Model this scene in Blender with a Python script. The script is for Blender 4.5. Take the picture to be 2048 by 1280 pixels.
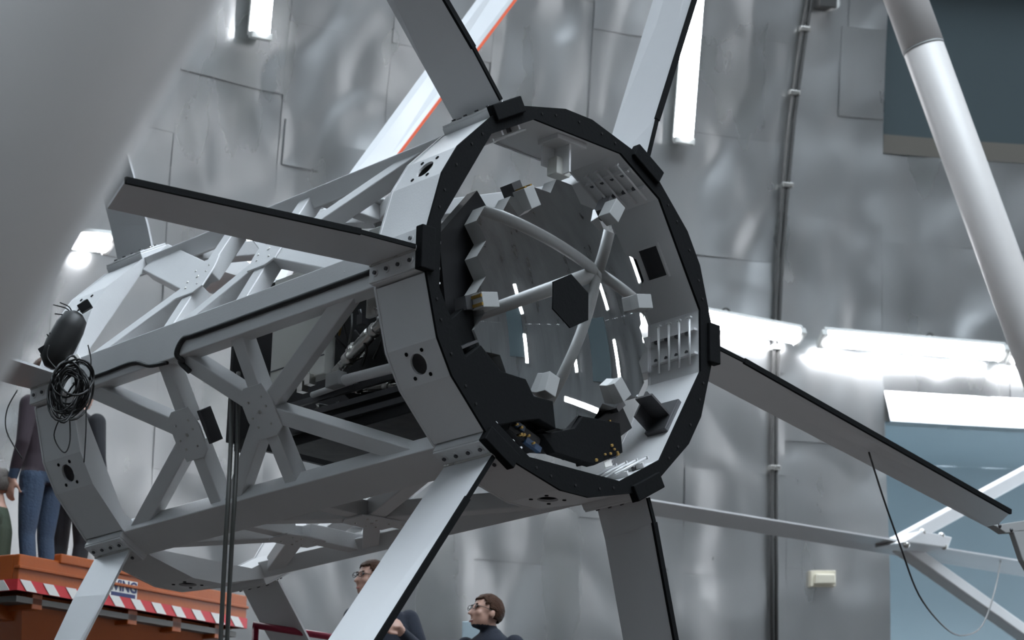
import bpy, bmesh, math, random
from mathutils import Vector, Matrix, noise
random.seed(7)
for o in list(bpy.data.objects): bpy.data.objects.remove(o)
scene = bpy.context.scene
COL = scene.collection

# ------------------------------------------------------------------ camera
FPX = 4680.797                                   # focal length in pixels of the 2048 wide frame
CAM = Vector((0, 0, 1.7))
B = Matrix(((0.9998476951563913, -0.01745240643728351, 0.0),
            (-0.004222119248083471, -0.24188504972319289, -0.9702957262759965),
            (0.016933995379327882, 0.9701479455371518, -0.24192189559966773)))   # columns: right, up, back
cd = bpy.data.cameras.new('camera'); cam = bpy.data.objects.new('camera', cd); COL.objects.link(cam)
cam.matrix_world = Matrix.Translation(CAM) @ B.to_4x4()
cd.sensor_width = 36; cd.lens = FPX / 2048 * 36; cd.clip_end = 300
cd.dof.use_dof = True; cd.dof.focus_distance = 12.3; cd.dof.aperture_fstop = 3.0
scene.camera = cam

# ------------------------------------------------------------------ light
w = bpy.data.worlds.new('world'); scene.world = w; w.use_nodes = True
w.node_tree.nodes['Background'].inputs[0].default_value = (0.80, 0.90, 1.0, 1)
w.node_tree.nodes['Background'].inputs[1].default_value = 11
vs = scene.view_settings
vs.view_transform = 'Standard'; vs.look = 'None'; vs.gamma = 1; vs.use_curve_mapping = False; vs.exposure = -0.05

# ------------------------------------------------------------------ geometry from the photograph
S = 1.1                                          # metres from the cage axis to a vane foot
M = Matrix(((0.7298712458849184, 0.0018235818652682576, 0.683582210841804),
            (0.6813851178910897, 0.07821448897655686, -0.7277340275337122),
            (-0.05479311586988864, 0.9969348866717809, 0.05584394497128334)))    # cage axes in the world
O = Vector((0.32793393013675765, 11.843721152731328, 4.76934682703944))         # centre of the front ring
W, L = 0.3368, 2.8444                            # ring depth, front ring to rear ring (in units of S)
MT = M.transposed()
def c2w(p): return O + M @ (Vector(p) * S)
def w2c(x): return (MT @ (Vector(x) - O)) / S
def ray(u, v): return (B @ Vector(((u - 1024) / FPX, -(v - 640) / FPX, -1))).normalized()
def onz(u, v, z):                                # pixel -> point on a plane across the cage axis, cage units
    o = w2c(CAM); k = MT @ ray(u, v); t = (z - o.z) / k.z; return o + k * t
def onplane(u, v, n, d):
    o = w2c(CAM); k = MT @ ray(u, v); n = Vector(n); t = (d - n.dot(o)) / n.dot(k); return o + k * t
def dep(u, v, y):                                # pixel -> world point at distance y into the hall
    k = ray(u, v); return CAM + k * (y / k.y)
RW = 17.0; WC = Vector((RW * math.sin(math.radians(25)), 20.5 - RW * math.cos(math.radians(25)), 0)); ZS = 7.0
def ws(phi, m, off=0.0):                         # dome wall: cylinder up to ZS, sphere above; m runs up the wall
    if m < ZS: return Vector((WC.x + (RW + off) * math.cos(phi), WC.y + (RW + off) * math.sin(phi), m))
    a = (m - ZS) / RW
    r = (RW + off) * math.cos(a)
    return Vector((WC.x + r * math.cos(phi), WC.y + r * math.sin(phi), ZS + (RW + off) * math.sin(a)))
def wn(phi, m): return (ws(phi, m, -1) - ws(phi, m)).normalized()
def wallhit(p, d):                               # ray from inside -> (phi, m)
    q = Vector((p.x - WC.x, p.y - WC.y)); e = Vector((d.x, d.y)); a = e.dot(e); b = q.dot(e); c = q.dot(q) - RW * RW
    t = (-b + math.sqrt(b * b - a * c)) / a; X = p + d * t
    if X.z <= ZS: return math.atan2(X.y - WC.y, X.x - WC.x), X.z
    q = p - Vector((WC.x, WC.y, ZS)); b = q.dot(d); c = q.dot(q) - RW * RW
    t = -b + math.sqrt(b * b - c); X = p + d * t
    return math.atan2(X.y - WC.y, X.x - WC.x), ZS + RW * math.asin((X.z - ZS) / RW)
def wp(u, v): return wallhit(CAM, ray(u, v))

# ------------------------------------------------------------------ materials
def mat(name, col, metal=0.0, rough=0.5, var=0.0, vscale=6.0, bump=0.0, bscale=40.0, emit=None, stretch=(1, 1, 1), dist=0.02, spec=.5):
    m = bpy.data.materials.new(name); m.use_nodes = True; nt = m.node_tree; b = nt.nodes['Principled BSDF']
    b.inputs['Base Color'].default_value = (*col, 1); b.inputs['Metallic'].default_value = metal; b.inputs['Roughness'].default_value = rough
    b.inputs['Specular IOR Level'].default_value = spec
    tc = nt.nodes.new('ShaderNodeTexCoord'); mp = nt.nodes.new('ShaderNodeMapping'); mp.inputs['Scale'].default_value = stretch
    nt.links.new(tc.outputs['Object'], mp.inputs[0])
    if var > 0:
        n = nt.nodes.new('ShaderNodeTexNoise'); n.inputs['Scale'].default_value = vscale; n.inputs['Detail'].default_value = 5
        r = nt.nodes.new('ShaderNodeMapRange'); r.inputs['To Min'].default_value = 1 - var; r.inputs['To Max'].default_value = 1 + var
        x = nt.nodes.new('ShaderNodeVectorMath'); x.operation = 'SCALE'; x.inputs[0].default_value = col
        nt.links.new(mp.outputs[0], n.inputs['Vector']); nt.links.new(n.outputs[0], r.inputs['Value']); nt.links.new(r.outputs[0], x.inputs['Scale']); nt.links.new(x.outputs[0], b.inputs['Base Color'])
        rr = nt.nodes.new('ShaderNodeMapRange'); rr.inputs['To Min'].default_value = max(.02, rough - var * .5); rr.inputs['To Max'].default_value = min(1, rough + var * .5)
        nt.links.new(n.outputs[0], rr.inputs['Value']); nt.links.new(rr.outputs[0], b.inputs['Roughness'])
    if bump > 0:
        n = nt.nodes.new('ShaderNodeTexNoise'); n.inputs['Scale'].default_value = bscale; n.inputs['Detail'].default_value = 4
        k = nt.nodes.new('ShaderNodeBump'); k.inputs['Strength'].default_value = bump; k.inputs['Distance'].default_value = dist
        nt.links.new(mp.outputs[0], n.inputs['Vector']); nt.links.new(n.outputs[0], k.inputs['Height']); nt.links.new(k.outputs[0], b.inputs['Normal'])
    if emit:
        b.inputs['Emission Color'].default_value = (*emit[0], 1); b.inputs['Emission Strength'].default_value = emit[1]
    return m
MAT = dict(
    alu=mat('silver_paint', (.66, .66, .66), .15, .46, .05, 5, .04, 90),
    vane=mat('vane_paint', (.64, .64, .645), .3, .38, .04, 3),
    black=mat('black_tape', (.004, .0045, .005), 0, .8, .1, 30, .1, 60, spec=.12),
    blackm=mat('black_metal', (.011, .011, .012), .1, .45, .2, 12, spec=.25),
    dark=mat('dark_steel', (.10, .10, .105), .7, .4, .15, 10),
    steel=mat('bright_steel', (.62, .61, .58), .95, .28, .1, 8),
    grey=mat('grey_box_paint', (.30, .305, .30), 0, .5, .06, 9),
    pale=mat('pale_panel', (.62, .62, .58), .1, .45, .05, 4),
    mirror=mat('mirror_coating', (.93, .93, .93), 1, .012),
    wall=mat('aluminium_sheet', (.58, .59, .59), .95, .29, .14, 1.6, .10, 6.0, stretch=(1, 1, .35), dist=.02),
    dome=mat('dome_sheet', (.36, .375, .38), 1.0, .30, .2, 1.2, .45, 4.0, stretch=(1, 1, .12), dist=.05),
    floor=mat('floor_paint', (.05, .036, .03), 0, .5, .15, 2),
    doord=mat('dark_door_paint', (.030, .048, .054), 0, .6, .1, 2),
    doorb=mat('blue_grey_door', (.36, .45, .49), 0, .55, .06, 2),
    lamp=mat('lamp_diffuser', (.95, .95, .95), 0, .4, emit=((.93, .95, 1.0), 32)),
    lhouse=mat('lamp_housing', (.55, .56, .54), 0, .5),
    tube=mat('white_tube_paint', (.60, .575, .555), .0, .42, .04, 6),
    conduit=mat('conduit', (.07, .07, .068), .4, .45, .1, 10),
    orange=mat('orange_paint', (.40, .085, .009), 0, .4, .12, 6, .05, 40),
    red=mat('red_paint', (.62, .03, .04), 0, .4), white=mat('white_paint', (.78, .76, .72), 0, .5),
    navy=mat('navy_ink', (.02, .03, .12), 0, .5), redline=mat('red_tape', (.75, .12, .05), 0, .5),
    maroon=mat('maroon_rail', (.30, .02, .05), 0, .35),
    beige=mat('beige_plastic', (.62, .58, .47), 0, .45), cable=mat('black_cable', (.018, .018, .018), 0, .5, .2, 20),
    gcable=mat('grey_cable', (.07, .07, .065), 0, .5), gold=mat('brass', (.30, .20, .07), 1, .35), blue=mat('blue_plastic', (.008, .03, .07), 0, .4),
    yellow=mat('yellow_foil', (.22, .13, .02), .2, .45, .2, 30),
    skin=mat('skin', (.46, .27, .205), 0, .5, .08, 20), hairb=mat('brown_hair', (.055, .026, .015), 0, .6, .3, 60, .5, 120, spec=.15),
    hairg=mat('grey_hair', (.10, .085, .075), 0, .6, .3, 60, .5, 120),
    knit=mat('navy_knit', (.012, .016, .028), 0, .85, .2, 40, .3, 200), green=mat('green_jacket', (.035, .05, .03), 0, .8, .2, 20, .2, 60),
    jeans=mat('blue_jeans', (.035, .058, .10), 0, .8, .35, 9, .3, 60), blackc=mat('black_cloth', (.012, .012, .015), 0, .8, .2, 20),
    plum=mat('dark_shirt', (.03, .018, .025), 0, .8), eye=mat('eye', (.02, .015, .012), 0, .2), lip=mat('lip', (.40, .12, .10), 0, .45), tooth=mat('teeth', (.75, .70, .62), 0, .4),
    deck=mat('deck_steel', (.16, .15, .14), .5, .5, .1, 4), shoe=mat('shoe_leather', (.03, .025, .02), 0, .5), glass=mat('lens_glass', (.5, .5, .5), .2, .1),
)

# ------------------------------------------------------------------ mesh helpers
class MB:
    def __init__(s): s.v = []; s.f = []; s.sm = []
    def add(s, pts, faces, smooth=False):
        b = len(s.v); s.v += [Vector(p) for p in pts]
        for f in faces: s.f.append([b + i for i in f]); s.sm.append(smooth)
        return s
    def prism(s, poly, vec):
        n = len(poly); vec = Vector(vec); a = [Vector(p) for p in poly]; t = [p + vec for p in a]
        return s.add(a + t, [list(range(n))[::-1], list(range(n, 2 * n))] + [[i, (i + 1) % n, n + (i + 1) % n, n + i] for i in range(n)])
    def box(s, c, x, y, z):
        c, x, y, z = Vector(c), Vector(x), Vector(y), Vector(z)
        return s.prism([c - x - y - z, c + x - y - z, c + x + y - z, c - x + y - z], z * 2)
    def bar(s, p0, p1, wd, ht, up):
        p0, p1, up = Vector(p0), Vector(p1), Vector(up); d = (p1 - p0); k = d.normalized(); r = k.cross(up).normalized(); u = r.cross(k).normalized()
        return s.box((p0 + p1) / 2, d / 2, r * wd / 2, u * ht / 2)
    def tube(s, path, r, n=10, cap=True, closed=False):
        P = [Vector(p) for p in path]; m = len(P); R = r if isinstance(r, (list, tuple)) else [r] * m
        ref = None; rings = []
        for i in range(m):
            a = P[(i - 1) % m] if closed or i > 0 else P[i]; b = P[(i + 1) % m] if closed or i < m - 1 else P[i]
            t = (b - a).normalized()
            if ref is None: ref = t.orthogonal()
            ref = (ref - t * ref.dot(t)).normalized(); q = t.cross(ref)
            rings.append([P[i] + (ref * math.cos(2 * math.pi * j / n) + q * math.sin(2 * math.pi * j / n)) * R[i] for j in range(n)])
        pts = [p for g in rings for p in g]; F = []
        for i in range(m if closed else m - 1):
            k = (i + 1) % m
            for j in range(n): F.append([i * n + j, i * n + (j + 1) % n, k * n + (j + 1) % n, k * n + j])
        s.add(pts, F, True)
        if cap and not closed:
            s.add(rings[0], [list(range(n))[::-1]]); s.add(rings[-1], [list(range(n))])
        return s
    def ell(s, c, x, y, z, nu=14, nv=9):
        c, x, y, z = Vector(c), Vector(x), Vector(y), Vector(z); pts = []; F = []
        for i in range(nv + 1):
            a = math.pi * i / nv
            for j in range(nu):
                b = 2 * math.pi * j / nu; pts.append(c + x * math.sin(a) * math.cos(b) + y * math.sin(a) * math.sin(b) + z * math.cos(a))
        for i in range(nv):
            for j in range(nu): F.append([i * nu + j, (i + 1) * nu + j, (i + 1) * nu + (j + 1) % nu, i * nu + (j + 1) % nu])
        return s.add(pts, F, True)
    def mesh(s, name, m, base=None, scale=1.0, weld=True):
        me = bpy.data.meshes.new(name); b = Vector(base) if base is not None else Vector((0, 0, 0))
        me.from_pydata([(p - b) * scale for p in s.v], [], s.f)
        for p, f in zip(me.polygons, s.sm): p.use_smooth = f
        bm = bmesh.new(); bm.from_mesh(me)
        if weld: bmesh.ops.remove_doubles(bm, verts=bm.verts, dist=1e-5)
        bmesh.ops.recalc_face_normals(bm, faces=bm.faces); bm.to_mesh(me); bm.free()
        me.materials.append(MAT[m] if isinstance(m, str) else m); return me
def obj(name, me, parent=None, bevel=0.0):
    o = bpy.data.objects.new(name, me); COL.objects.link(o)
    if parent: o.parent = parent
    if bevel:
        k = o.modifiers.new('bevel', 'BEVEL'); k.width = bevel; k.segments = 2; k.limit_method = 'ANGLE'
    return o
def tag(o, label, cat, group=None):
    o['label'] = label; o['category'] = cat
    if group: o['group'] = group
    return o
class Thing:                                     # an Empty at the thing's base; parts given in world or in cage coordinates
    def __init__(s, name, label, cat, base, group=None, cage=False):
        s.e = bpy.data.objects.new(name, None); COL.objects.link(s.e); s.e.empty_display_size = .1; s.cage = cage; s.base = Vector(base)
        s.e.matrix_world = (Matrix.Translation(c2w(base)) @ M.to_4x4()) if cage else Matrix.Translation(s.base)
        tag(s.e, label, cat, group)
    def part(s, name, mb, m, bevel=0.0, parent=None, label=None):
        o = obj(name, mb.mesh(name, m, s.base, S if s.cage else 1.0), parent or s.e, bevel)
        if label: o['label'] = label
        return o
    def share(s, name, me, loc, rot=None, parent=None):  # another copy of a shared mesh; loc in thing space
        o = obj(name, me, parent or s.e); o.location = (Vector(loc) - s.base) * (S if s.cage else 1.0)
        if rot: o.rotation_euler = rot.to_euler()
        return o
def solo(name, mb, m, label, cat, group=None, base=None, bevel=0.0):
    base = Vector(base) if base is not None else mb.v[0].copy()
    o = obj(name, mb.mesh(name, m, base), None, bevel); o.location = base; return tag(o, label, cat, group)
def struct(name, mb, m, parent=None):
    o = obj(name, mb.mesh(name, m, weld=False), parent)
    if not parent: o['kind'] = 'structure'
    return o
def pol(r, deg, z=0.0): a = math.radians(deg); return Vector((r * math.cos(a), r * math.sin(a), z))
def smooth_path(pts, k=6):
    P = [Vector(p) for p in pts]; out = []
    for i in range(len(P) - 1):
        a = P[max(i - 1, 0)]; b = P[i]; c = P[i + 1]; d = P[min(i + 2, len(P) - 1)]
        for j in range(k):
            t = j / k; out.append(.5 * ((2 * b) + (c - a) * t + (2 * a - 5 * b + 4 * c - d) * t * t + (3 * b - a - 3 * c + d) * t ** 3))
    return out + [P[-1]]

# ------------------------------------------------------------------ the dome: shell, sheets, recesses, floor
def shell(phi0, phi1, m0, m1, off, nx, ny, dent=0.0, seed=0.0, thick=0.0, curl=0.0):
    mb = MB(); pts = []; rr = random.Random(seed); tilt = (rr.uniform(-.4, .4), rr.uniform(-.4, .4))
    for j in range(ny + 1):
        for i in range(nx + 1):
            fx, fy = i / nx, j / ny; ph = phi0 + (phi1 - phi0) * fx; m = m0 + (m1 - m0) * fy; o = off
            if dent:
                q = Vector((ph * RW * .62, m * .42, 4.0)); e2 = min(1, 9 * fx, 9 * (1 - fx), 9 * fy, 9 * (1 - fy))
                n1 = noise.noise(q * .9); n2 = noise.noise(q * 1.9 + Vector((9, 3, 0))); n4 = noise.noise(q * 3.3 + Vector((2, 7, 5))); n3 = noise.noise(q * 4.6 + Vector((0, 0, seed)))
                o -= dent * (n1 * 1.3 + (abs(n2) - .2) * 1.3 - max(0, n4 - .12) * .9 + (abs(noise.noise(q * 3.7 + Vector((4, 1, 8)))) - .2) * .42 + .20 * n3 * e2 + tilt[0] * (fx - .5) + tilt[1] * (fy - .5))
            pts.append(ws(ph, m, o))
    F = [[j * (nx + 1) + i, j * (nx + 1) + i + 1, (j + 1) * (nx + 1) + i + 1, (j + 1) * (nx + 1) + i] for j in range(ny) for i in range(nx)]
    mb.add(pts, F, True)
    if thick:
        rim = [j * (nx + 1) for j in range(ny + 1)] + [ny * (nx + 1) + i for i in range(1, nx + 1)] + [j * (nx + 1) + nx for j in range(ny - 1, -1, -1)] + [i for i in range(nx - 1, 0, -1)]
        n0 = [pts[i] for i in rim]
        bk = []
        for p in n0:
            d = Vector((p.x - WC.x, p.y - WC.y, 0)).normalized(); bk.append(p + d * thick)
        k = len(rim); mb.add(n0 + bk, [[i, (i + 1) % k, k + (i + 1) % k, k + i] for i in range(k)])
    return mb
PH = lambda u, v: wp(u, v)[0]
phiL, phiR = PH(-420, 700), PH(2500, 700)        # phi falls to the right of the picture
phiD = PH(1772, 1000)                            # left jamb of both recesses
mTopDoor = wp(1900, 318)[1]; mLowDoor = wp(1900, 852)[1]
phiDR = phiD - .30
back = struct('wall_back', shell(phiL, phiD, 0, 11.0, .14, 40, 40), 'wall')
struct('wall_back_band', shell(phiD, phiDR, mLowDoor, mTopDoor, .14, 14, 8), 'wall')
colw = 1.02 / RW; nco = int((phiL - phiD) / colw) + 1
for c in range(nco):
    p1 = phiD + c * colw; p0 = p1 + colw
    rows = [2.6]; 
    while rows[-1] < 10.6: rows.append(rows[-1] + (1.10 if c % 2 else 1.16) * random.uniform(.86, 1.12))
    for r in range(len(rows) - 1):
        mb = shell(p0, p1, rows[r], rows[r + 1], -.030 - .0015 * ((r + c) % 2), 22, 22, .036, c * 7.3 + r * 1.7, .004)
        o = struct('sheet', mb, 'wall', back); o['label'] = 'dented aluminium sheet'
for c in range(4):
    for r in range(3):
        h = (mTopDoor - mLowDoor) / 3
        mb = shell(phiD - c * .075, phiD - (c + 1) * .075, mLowDoor + r * h, mLowDoor + (r + 1) * h, -.030 - .0015 * ((r + c) % 2), 22, 16, .030, c * 5.1 + r + 60, .004)
        struct('sheet', mb, 'wall', back)
# riveted patch sheets
for (u0, v0, u1, v1) in ((1675, 62, 1770, 232), (1695, -60, 1775, 55), (560, 255, 640, 330)):
    a = wp(u0, v1); b = wp(u1, v0)
    o = struct('patch_sheet', shell(a[0], b[0], a[1], b[1], -.048, 14, 14, .036, 3.3, .012), 'wall', back)
# recesses
def recess(name, m0, m1, depth, m):
    d = struct(name, shell(phiD, phiDR, m0, m1, depth, 12, 8), m)
    j = MB()
    k = 6
    for i in range(k):
        a, b_ = m0 + (m1 - m0) * i / k, m0 + (m1 - m0) * (i + 1) / k
        j.add([ws(phiD, a, -.02), ws(phiD, b_, -.02), ws(phiD, b_, depth), ws(phiD, a, depth)], [[0, 1, 2, 3]])
    for (mm) in (m0, m1):
        for i in range(10):
            a, b_ = phiD + (phiDR - phiD) * i / 10, phiD + (phiDR - phiD) * (i + 1) / 10
            j.add([ws(a, mm, -.02), ws(b_, mm, -.02), ws(b_, mm, depth), ws(a, mm, depth)], [[0, 1, 2, 3]])
    obj('jamb', j.mesh('jamb', m), d)
    return d
d1 = recess('door_1', mTopDoor, 11.0, .5, 'doord')
d2 = recess('door_2', 0.0, mLowDoor, 2.0, 'doorb')
lip = MB()
for i in range(10):
    a, b_ = phiD + (phiDR - phiD) * i / 10, phiD + (phiDR - phiD) * (i + 1) / 10
    lip.add([ws(a, mLowDoor + .30, -.02), ws(b_, mLowDoor + .30, -.02), ws(b_, mLowDoor - .02, -.16), ws(a, mLowDoor - .02, -.16)], [[0, 1, 2, 3]])
    lip.add([ws(a, mLowDoor - .02, -.16), ws(b_, mLowDoor - .02, -.16), ws(b_, mLowDoor - .02, .05), ws(a, mLowDoor - .02, .05)], [[0, 1, 2, 3]])
obj('drip_ledge', lip.mesh('drip_ledge', 'wall'), d2)
b1 = MB()
for i in range(10):
    a, b_ = phiD + (phiDR - phiD) * i / 10, phiD + (phiDR - phiD) * (i + 1) / 10
    b1.add([ws(a, mTopDoor - .0, .30), ws(b_, mTopDoor, .30), ws(b_, mTopDoor + .26, .30), ws(a, mTopDoor + .26, .30)], [[0, 1, 2, 3]])
obj('sill_band', b1.mesh('sill_band', mat('brown_sill', (.10, .09, .075), 0, .6)), d1)
# the rest of the dome, the roof with a round opening, the floor
def rng(a0, a1, m0, m1, nx, ny): return shell(a0, a1, m0, m1, .05, nx, ny)
struct('wall_right', rng(phiDR, phiL - 2 * math.pi, 0, 11.0, 90, 14), 'dome')
struct('ceiling', rng(0, 2 * math.pi, 11.0, ZS + RW * 1.04, 96, 20), 'dome')  # unseen roof; its opening is narrowed so that the shell shades the hall
fl = MB(); fl.add([(WC.x + 19 * math.cos(i * math.pi / 36), WC.y + 19 * math.sin(i * math.pi / 36), 0) for i in range(72)], [list(range(72))])
struct('floor', fl, 'floor')

# ------------------------------------------------------------------ fluorescent fixtures and wall fittings
def fixture(a, b, label, group=None, hooks=(.22, .72), width=.19, down=False):   # a, b: (phi, m) ends on the dome wall
    pa, pb = ws(*a), ws(*b); n = (wn(*a) + wn(*b)).normalized(); d = (pb - pa).normalized()
    if down:
        g = n.copy(); pa = pa + g * .22; pb = pb + g * .22; n = (g * .55 - Vector((0, 0, 1))); n = (n - d * n.dot(d)).normalized(); pa -= n * .15; pb -= n * .15
    s = d.cross(n).normalized()
    t = Thing('fluorescent_fixture', label, 'lamp', pa, group); mid = (pa + pb) / 2; hl = (pb - pa).length / 2
    sec = [(-1, 0), (1, 0), (1.08, .045), (-1.08, .045)]
    hmb = MB(); hmb.prism([pa + n * .12 + s * width / 2 * x + n * y for x, y in sec], pb - pa); t.part('housing', hmb, 'lhouse', .006)
    dm = MB(); k = 10
    prof = [(math.cos(math.pi * i / k) * width / 2 * .95, math.sin(math.pi * i / k) * .085) for i in range(k + 1)]
    dm.prism([pa + d * .03 + n * (.165 + y) + s * x for x, y in prof], d * (2 * hl - .06)); t.part('diffuser', dm, 'lamp')
    for q in (pa, pb):
        e = MB(); e.box(q + n * .19, d * .03, s * width * .52, n * .035); t.part('end_cap', e, 'lhouse', .008)
    for h in hooks:
        c = pa + d * 2 * hl * h; e = MB()
        if down: e.box(c + n * .08 - g * .10, d * .02, g * .16, g.cross(d) * .02)
        else: e.box(c + n * .06, d * .03, s * .03, n * .07)
        t.part('bracket', e, 'lhouse')
    return t
def fix_px(p, q, label, **k): fixture(wp(*p), wp(*q), label, **k)
fix_px((500, 78), (533, -270), 'white fluorescent lamp mounted upright on the wall beside the blurred grey tube')
fix_px((1352, 288), (1380, -70), 'white fluorescent lamp mounted upright on the wall behind the vane with a black edge')
fix_px((1225, 612), (1577, 678), 'white fluorescent lamp mounted level, partly hidden by the black ring', down=True)
fix_px((1628, 682), (1986, 712), 'white fluorescent lamp mounted level above the blue-grey doorway, seen whole', down=True)
fix_px((2006, 716), (2360, 752), 'white fluorescent lamp mounted level behind the sloping white tube', down=True)
fix_px((-175, 455), (186, 492), 'white fluorescent lamp mounted level behind the blurred grey tube', down=True)
fix_px((456, 500), (812, 545), 'white fluorescent lamp mounted level behind the open lattice of the cage', down=True)
def hook_px(u, v, uv2):
    a = wp(u, v); c = ws(*a, -.12); n = wn(*a)
    return c, n
for (u, v) in ((1440, 640), (1849, 690)):
    c, n = hook_px(u, v, None); up = Vector((0, 0, 1)); sd = up.cross(n).normalized(); mb = MB()
    mb.tube([c + n * .02 + sd * (.045 * math.cos(math.radians(x))) + up * (.02 + .06 * math.sin(math.radians(x))) for x in range(-20, 215, 15)], .011, 8)
    solo('cable_loop', mb, 'gcable', 'small dark cable loop standing on the housing of a level lamp', 'cable', 'cable loops on the level lamps')
# vertical conduit
pts = [(1616, -60), (1610, 10), (1597, 90), (1577, 235), (1563, 380), (1552, 520), (1546, 650), (1540, 850), (1540, 1070), (1540, 1330)]
t = Thing('conduit', 'dark twin steel conduit running up the dented wall', 'conduit', ws(*wp(1540, 1330), -.1))
for k, off in enumerate((-.022, .022)):
    P = [ws(wp(u, v)[0] - off / RW, wp(u, v)[1], -.10) for u, v in pts]; mb = MB(); mb.tube(P, .019, 8); t.part('pipe', mb, 'conduit')
for (u, v) in ((1601, 62), (1580, 190), (1566, 375), (1545, 700), (1540, 940)):
    a = wp(u, v); mb = MB(); c = ws(*a, -.10); u1 = (ws(a[0], a[1] + .05, -.10) - c).normalized(); sd = u1.cross(wn(*a)).normalized()
    mb.box(c, sd * .05, u1 * .022, wn(*a) * .035); t.part('clip', mb, 'steel', .004)
def wall_box(name, u0, v0, u1, v1, depth, m, label, cat):
    a = wp(u0, v1); b = wp(u1, v1); c = wp(u0, v0); p = ws(*a, -.08); x = ws(*b, -.08) - p; y = ws(*c, -.08) - p; n = wn(*a)
    t = Thing(name, label, cat, p); mb = MB(); mb.prism([p - n * .1, p + x - n * .1, p + x + y - n * .1, p + y - n * .1], n * (depth * .4 + .1)); t.part('back_plate', mb, m, .004)
    q = p + x * .08 + y * .12 + n * depth * .4; mb = MB(); mb.prism([q, q + x * .84, q + x * .80 + y * .62, q + x * .04 + y * .62], n * depth * .6); t.part('cover', mb, m, .012)
    return t
wall_box('emergency_light', 1612, 1144, 1662, 1176, .10, 'beige', 'small beige emergency light box fixed to the wall beside the conduit', 'light box')
a = wp(1640, 12); c = ws(*a, -.10); n = wn(*a); t = Thing('junction_box', 'grey junction box on the wall at the upper end of the conduit', 'electrical box', c)
mb = MB(); x = Vector((0, 0, 1)).cross(n).normalized(); u1 = n.cross(x); mb.box(c, x * .09, u1 * .05, n * .12); t.part('case', mb, 'conduit', .01)
mb = MB(); mb.tube([c + x * .07 - n * .1, c + x * .07 + n * .10], .055, 16); t.part('round_cover', mb, 'lhouse')

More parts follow.
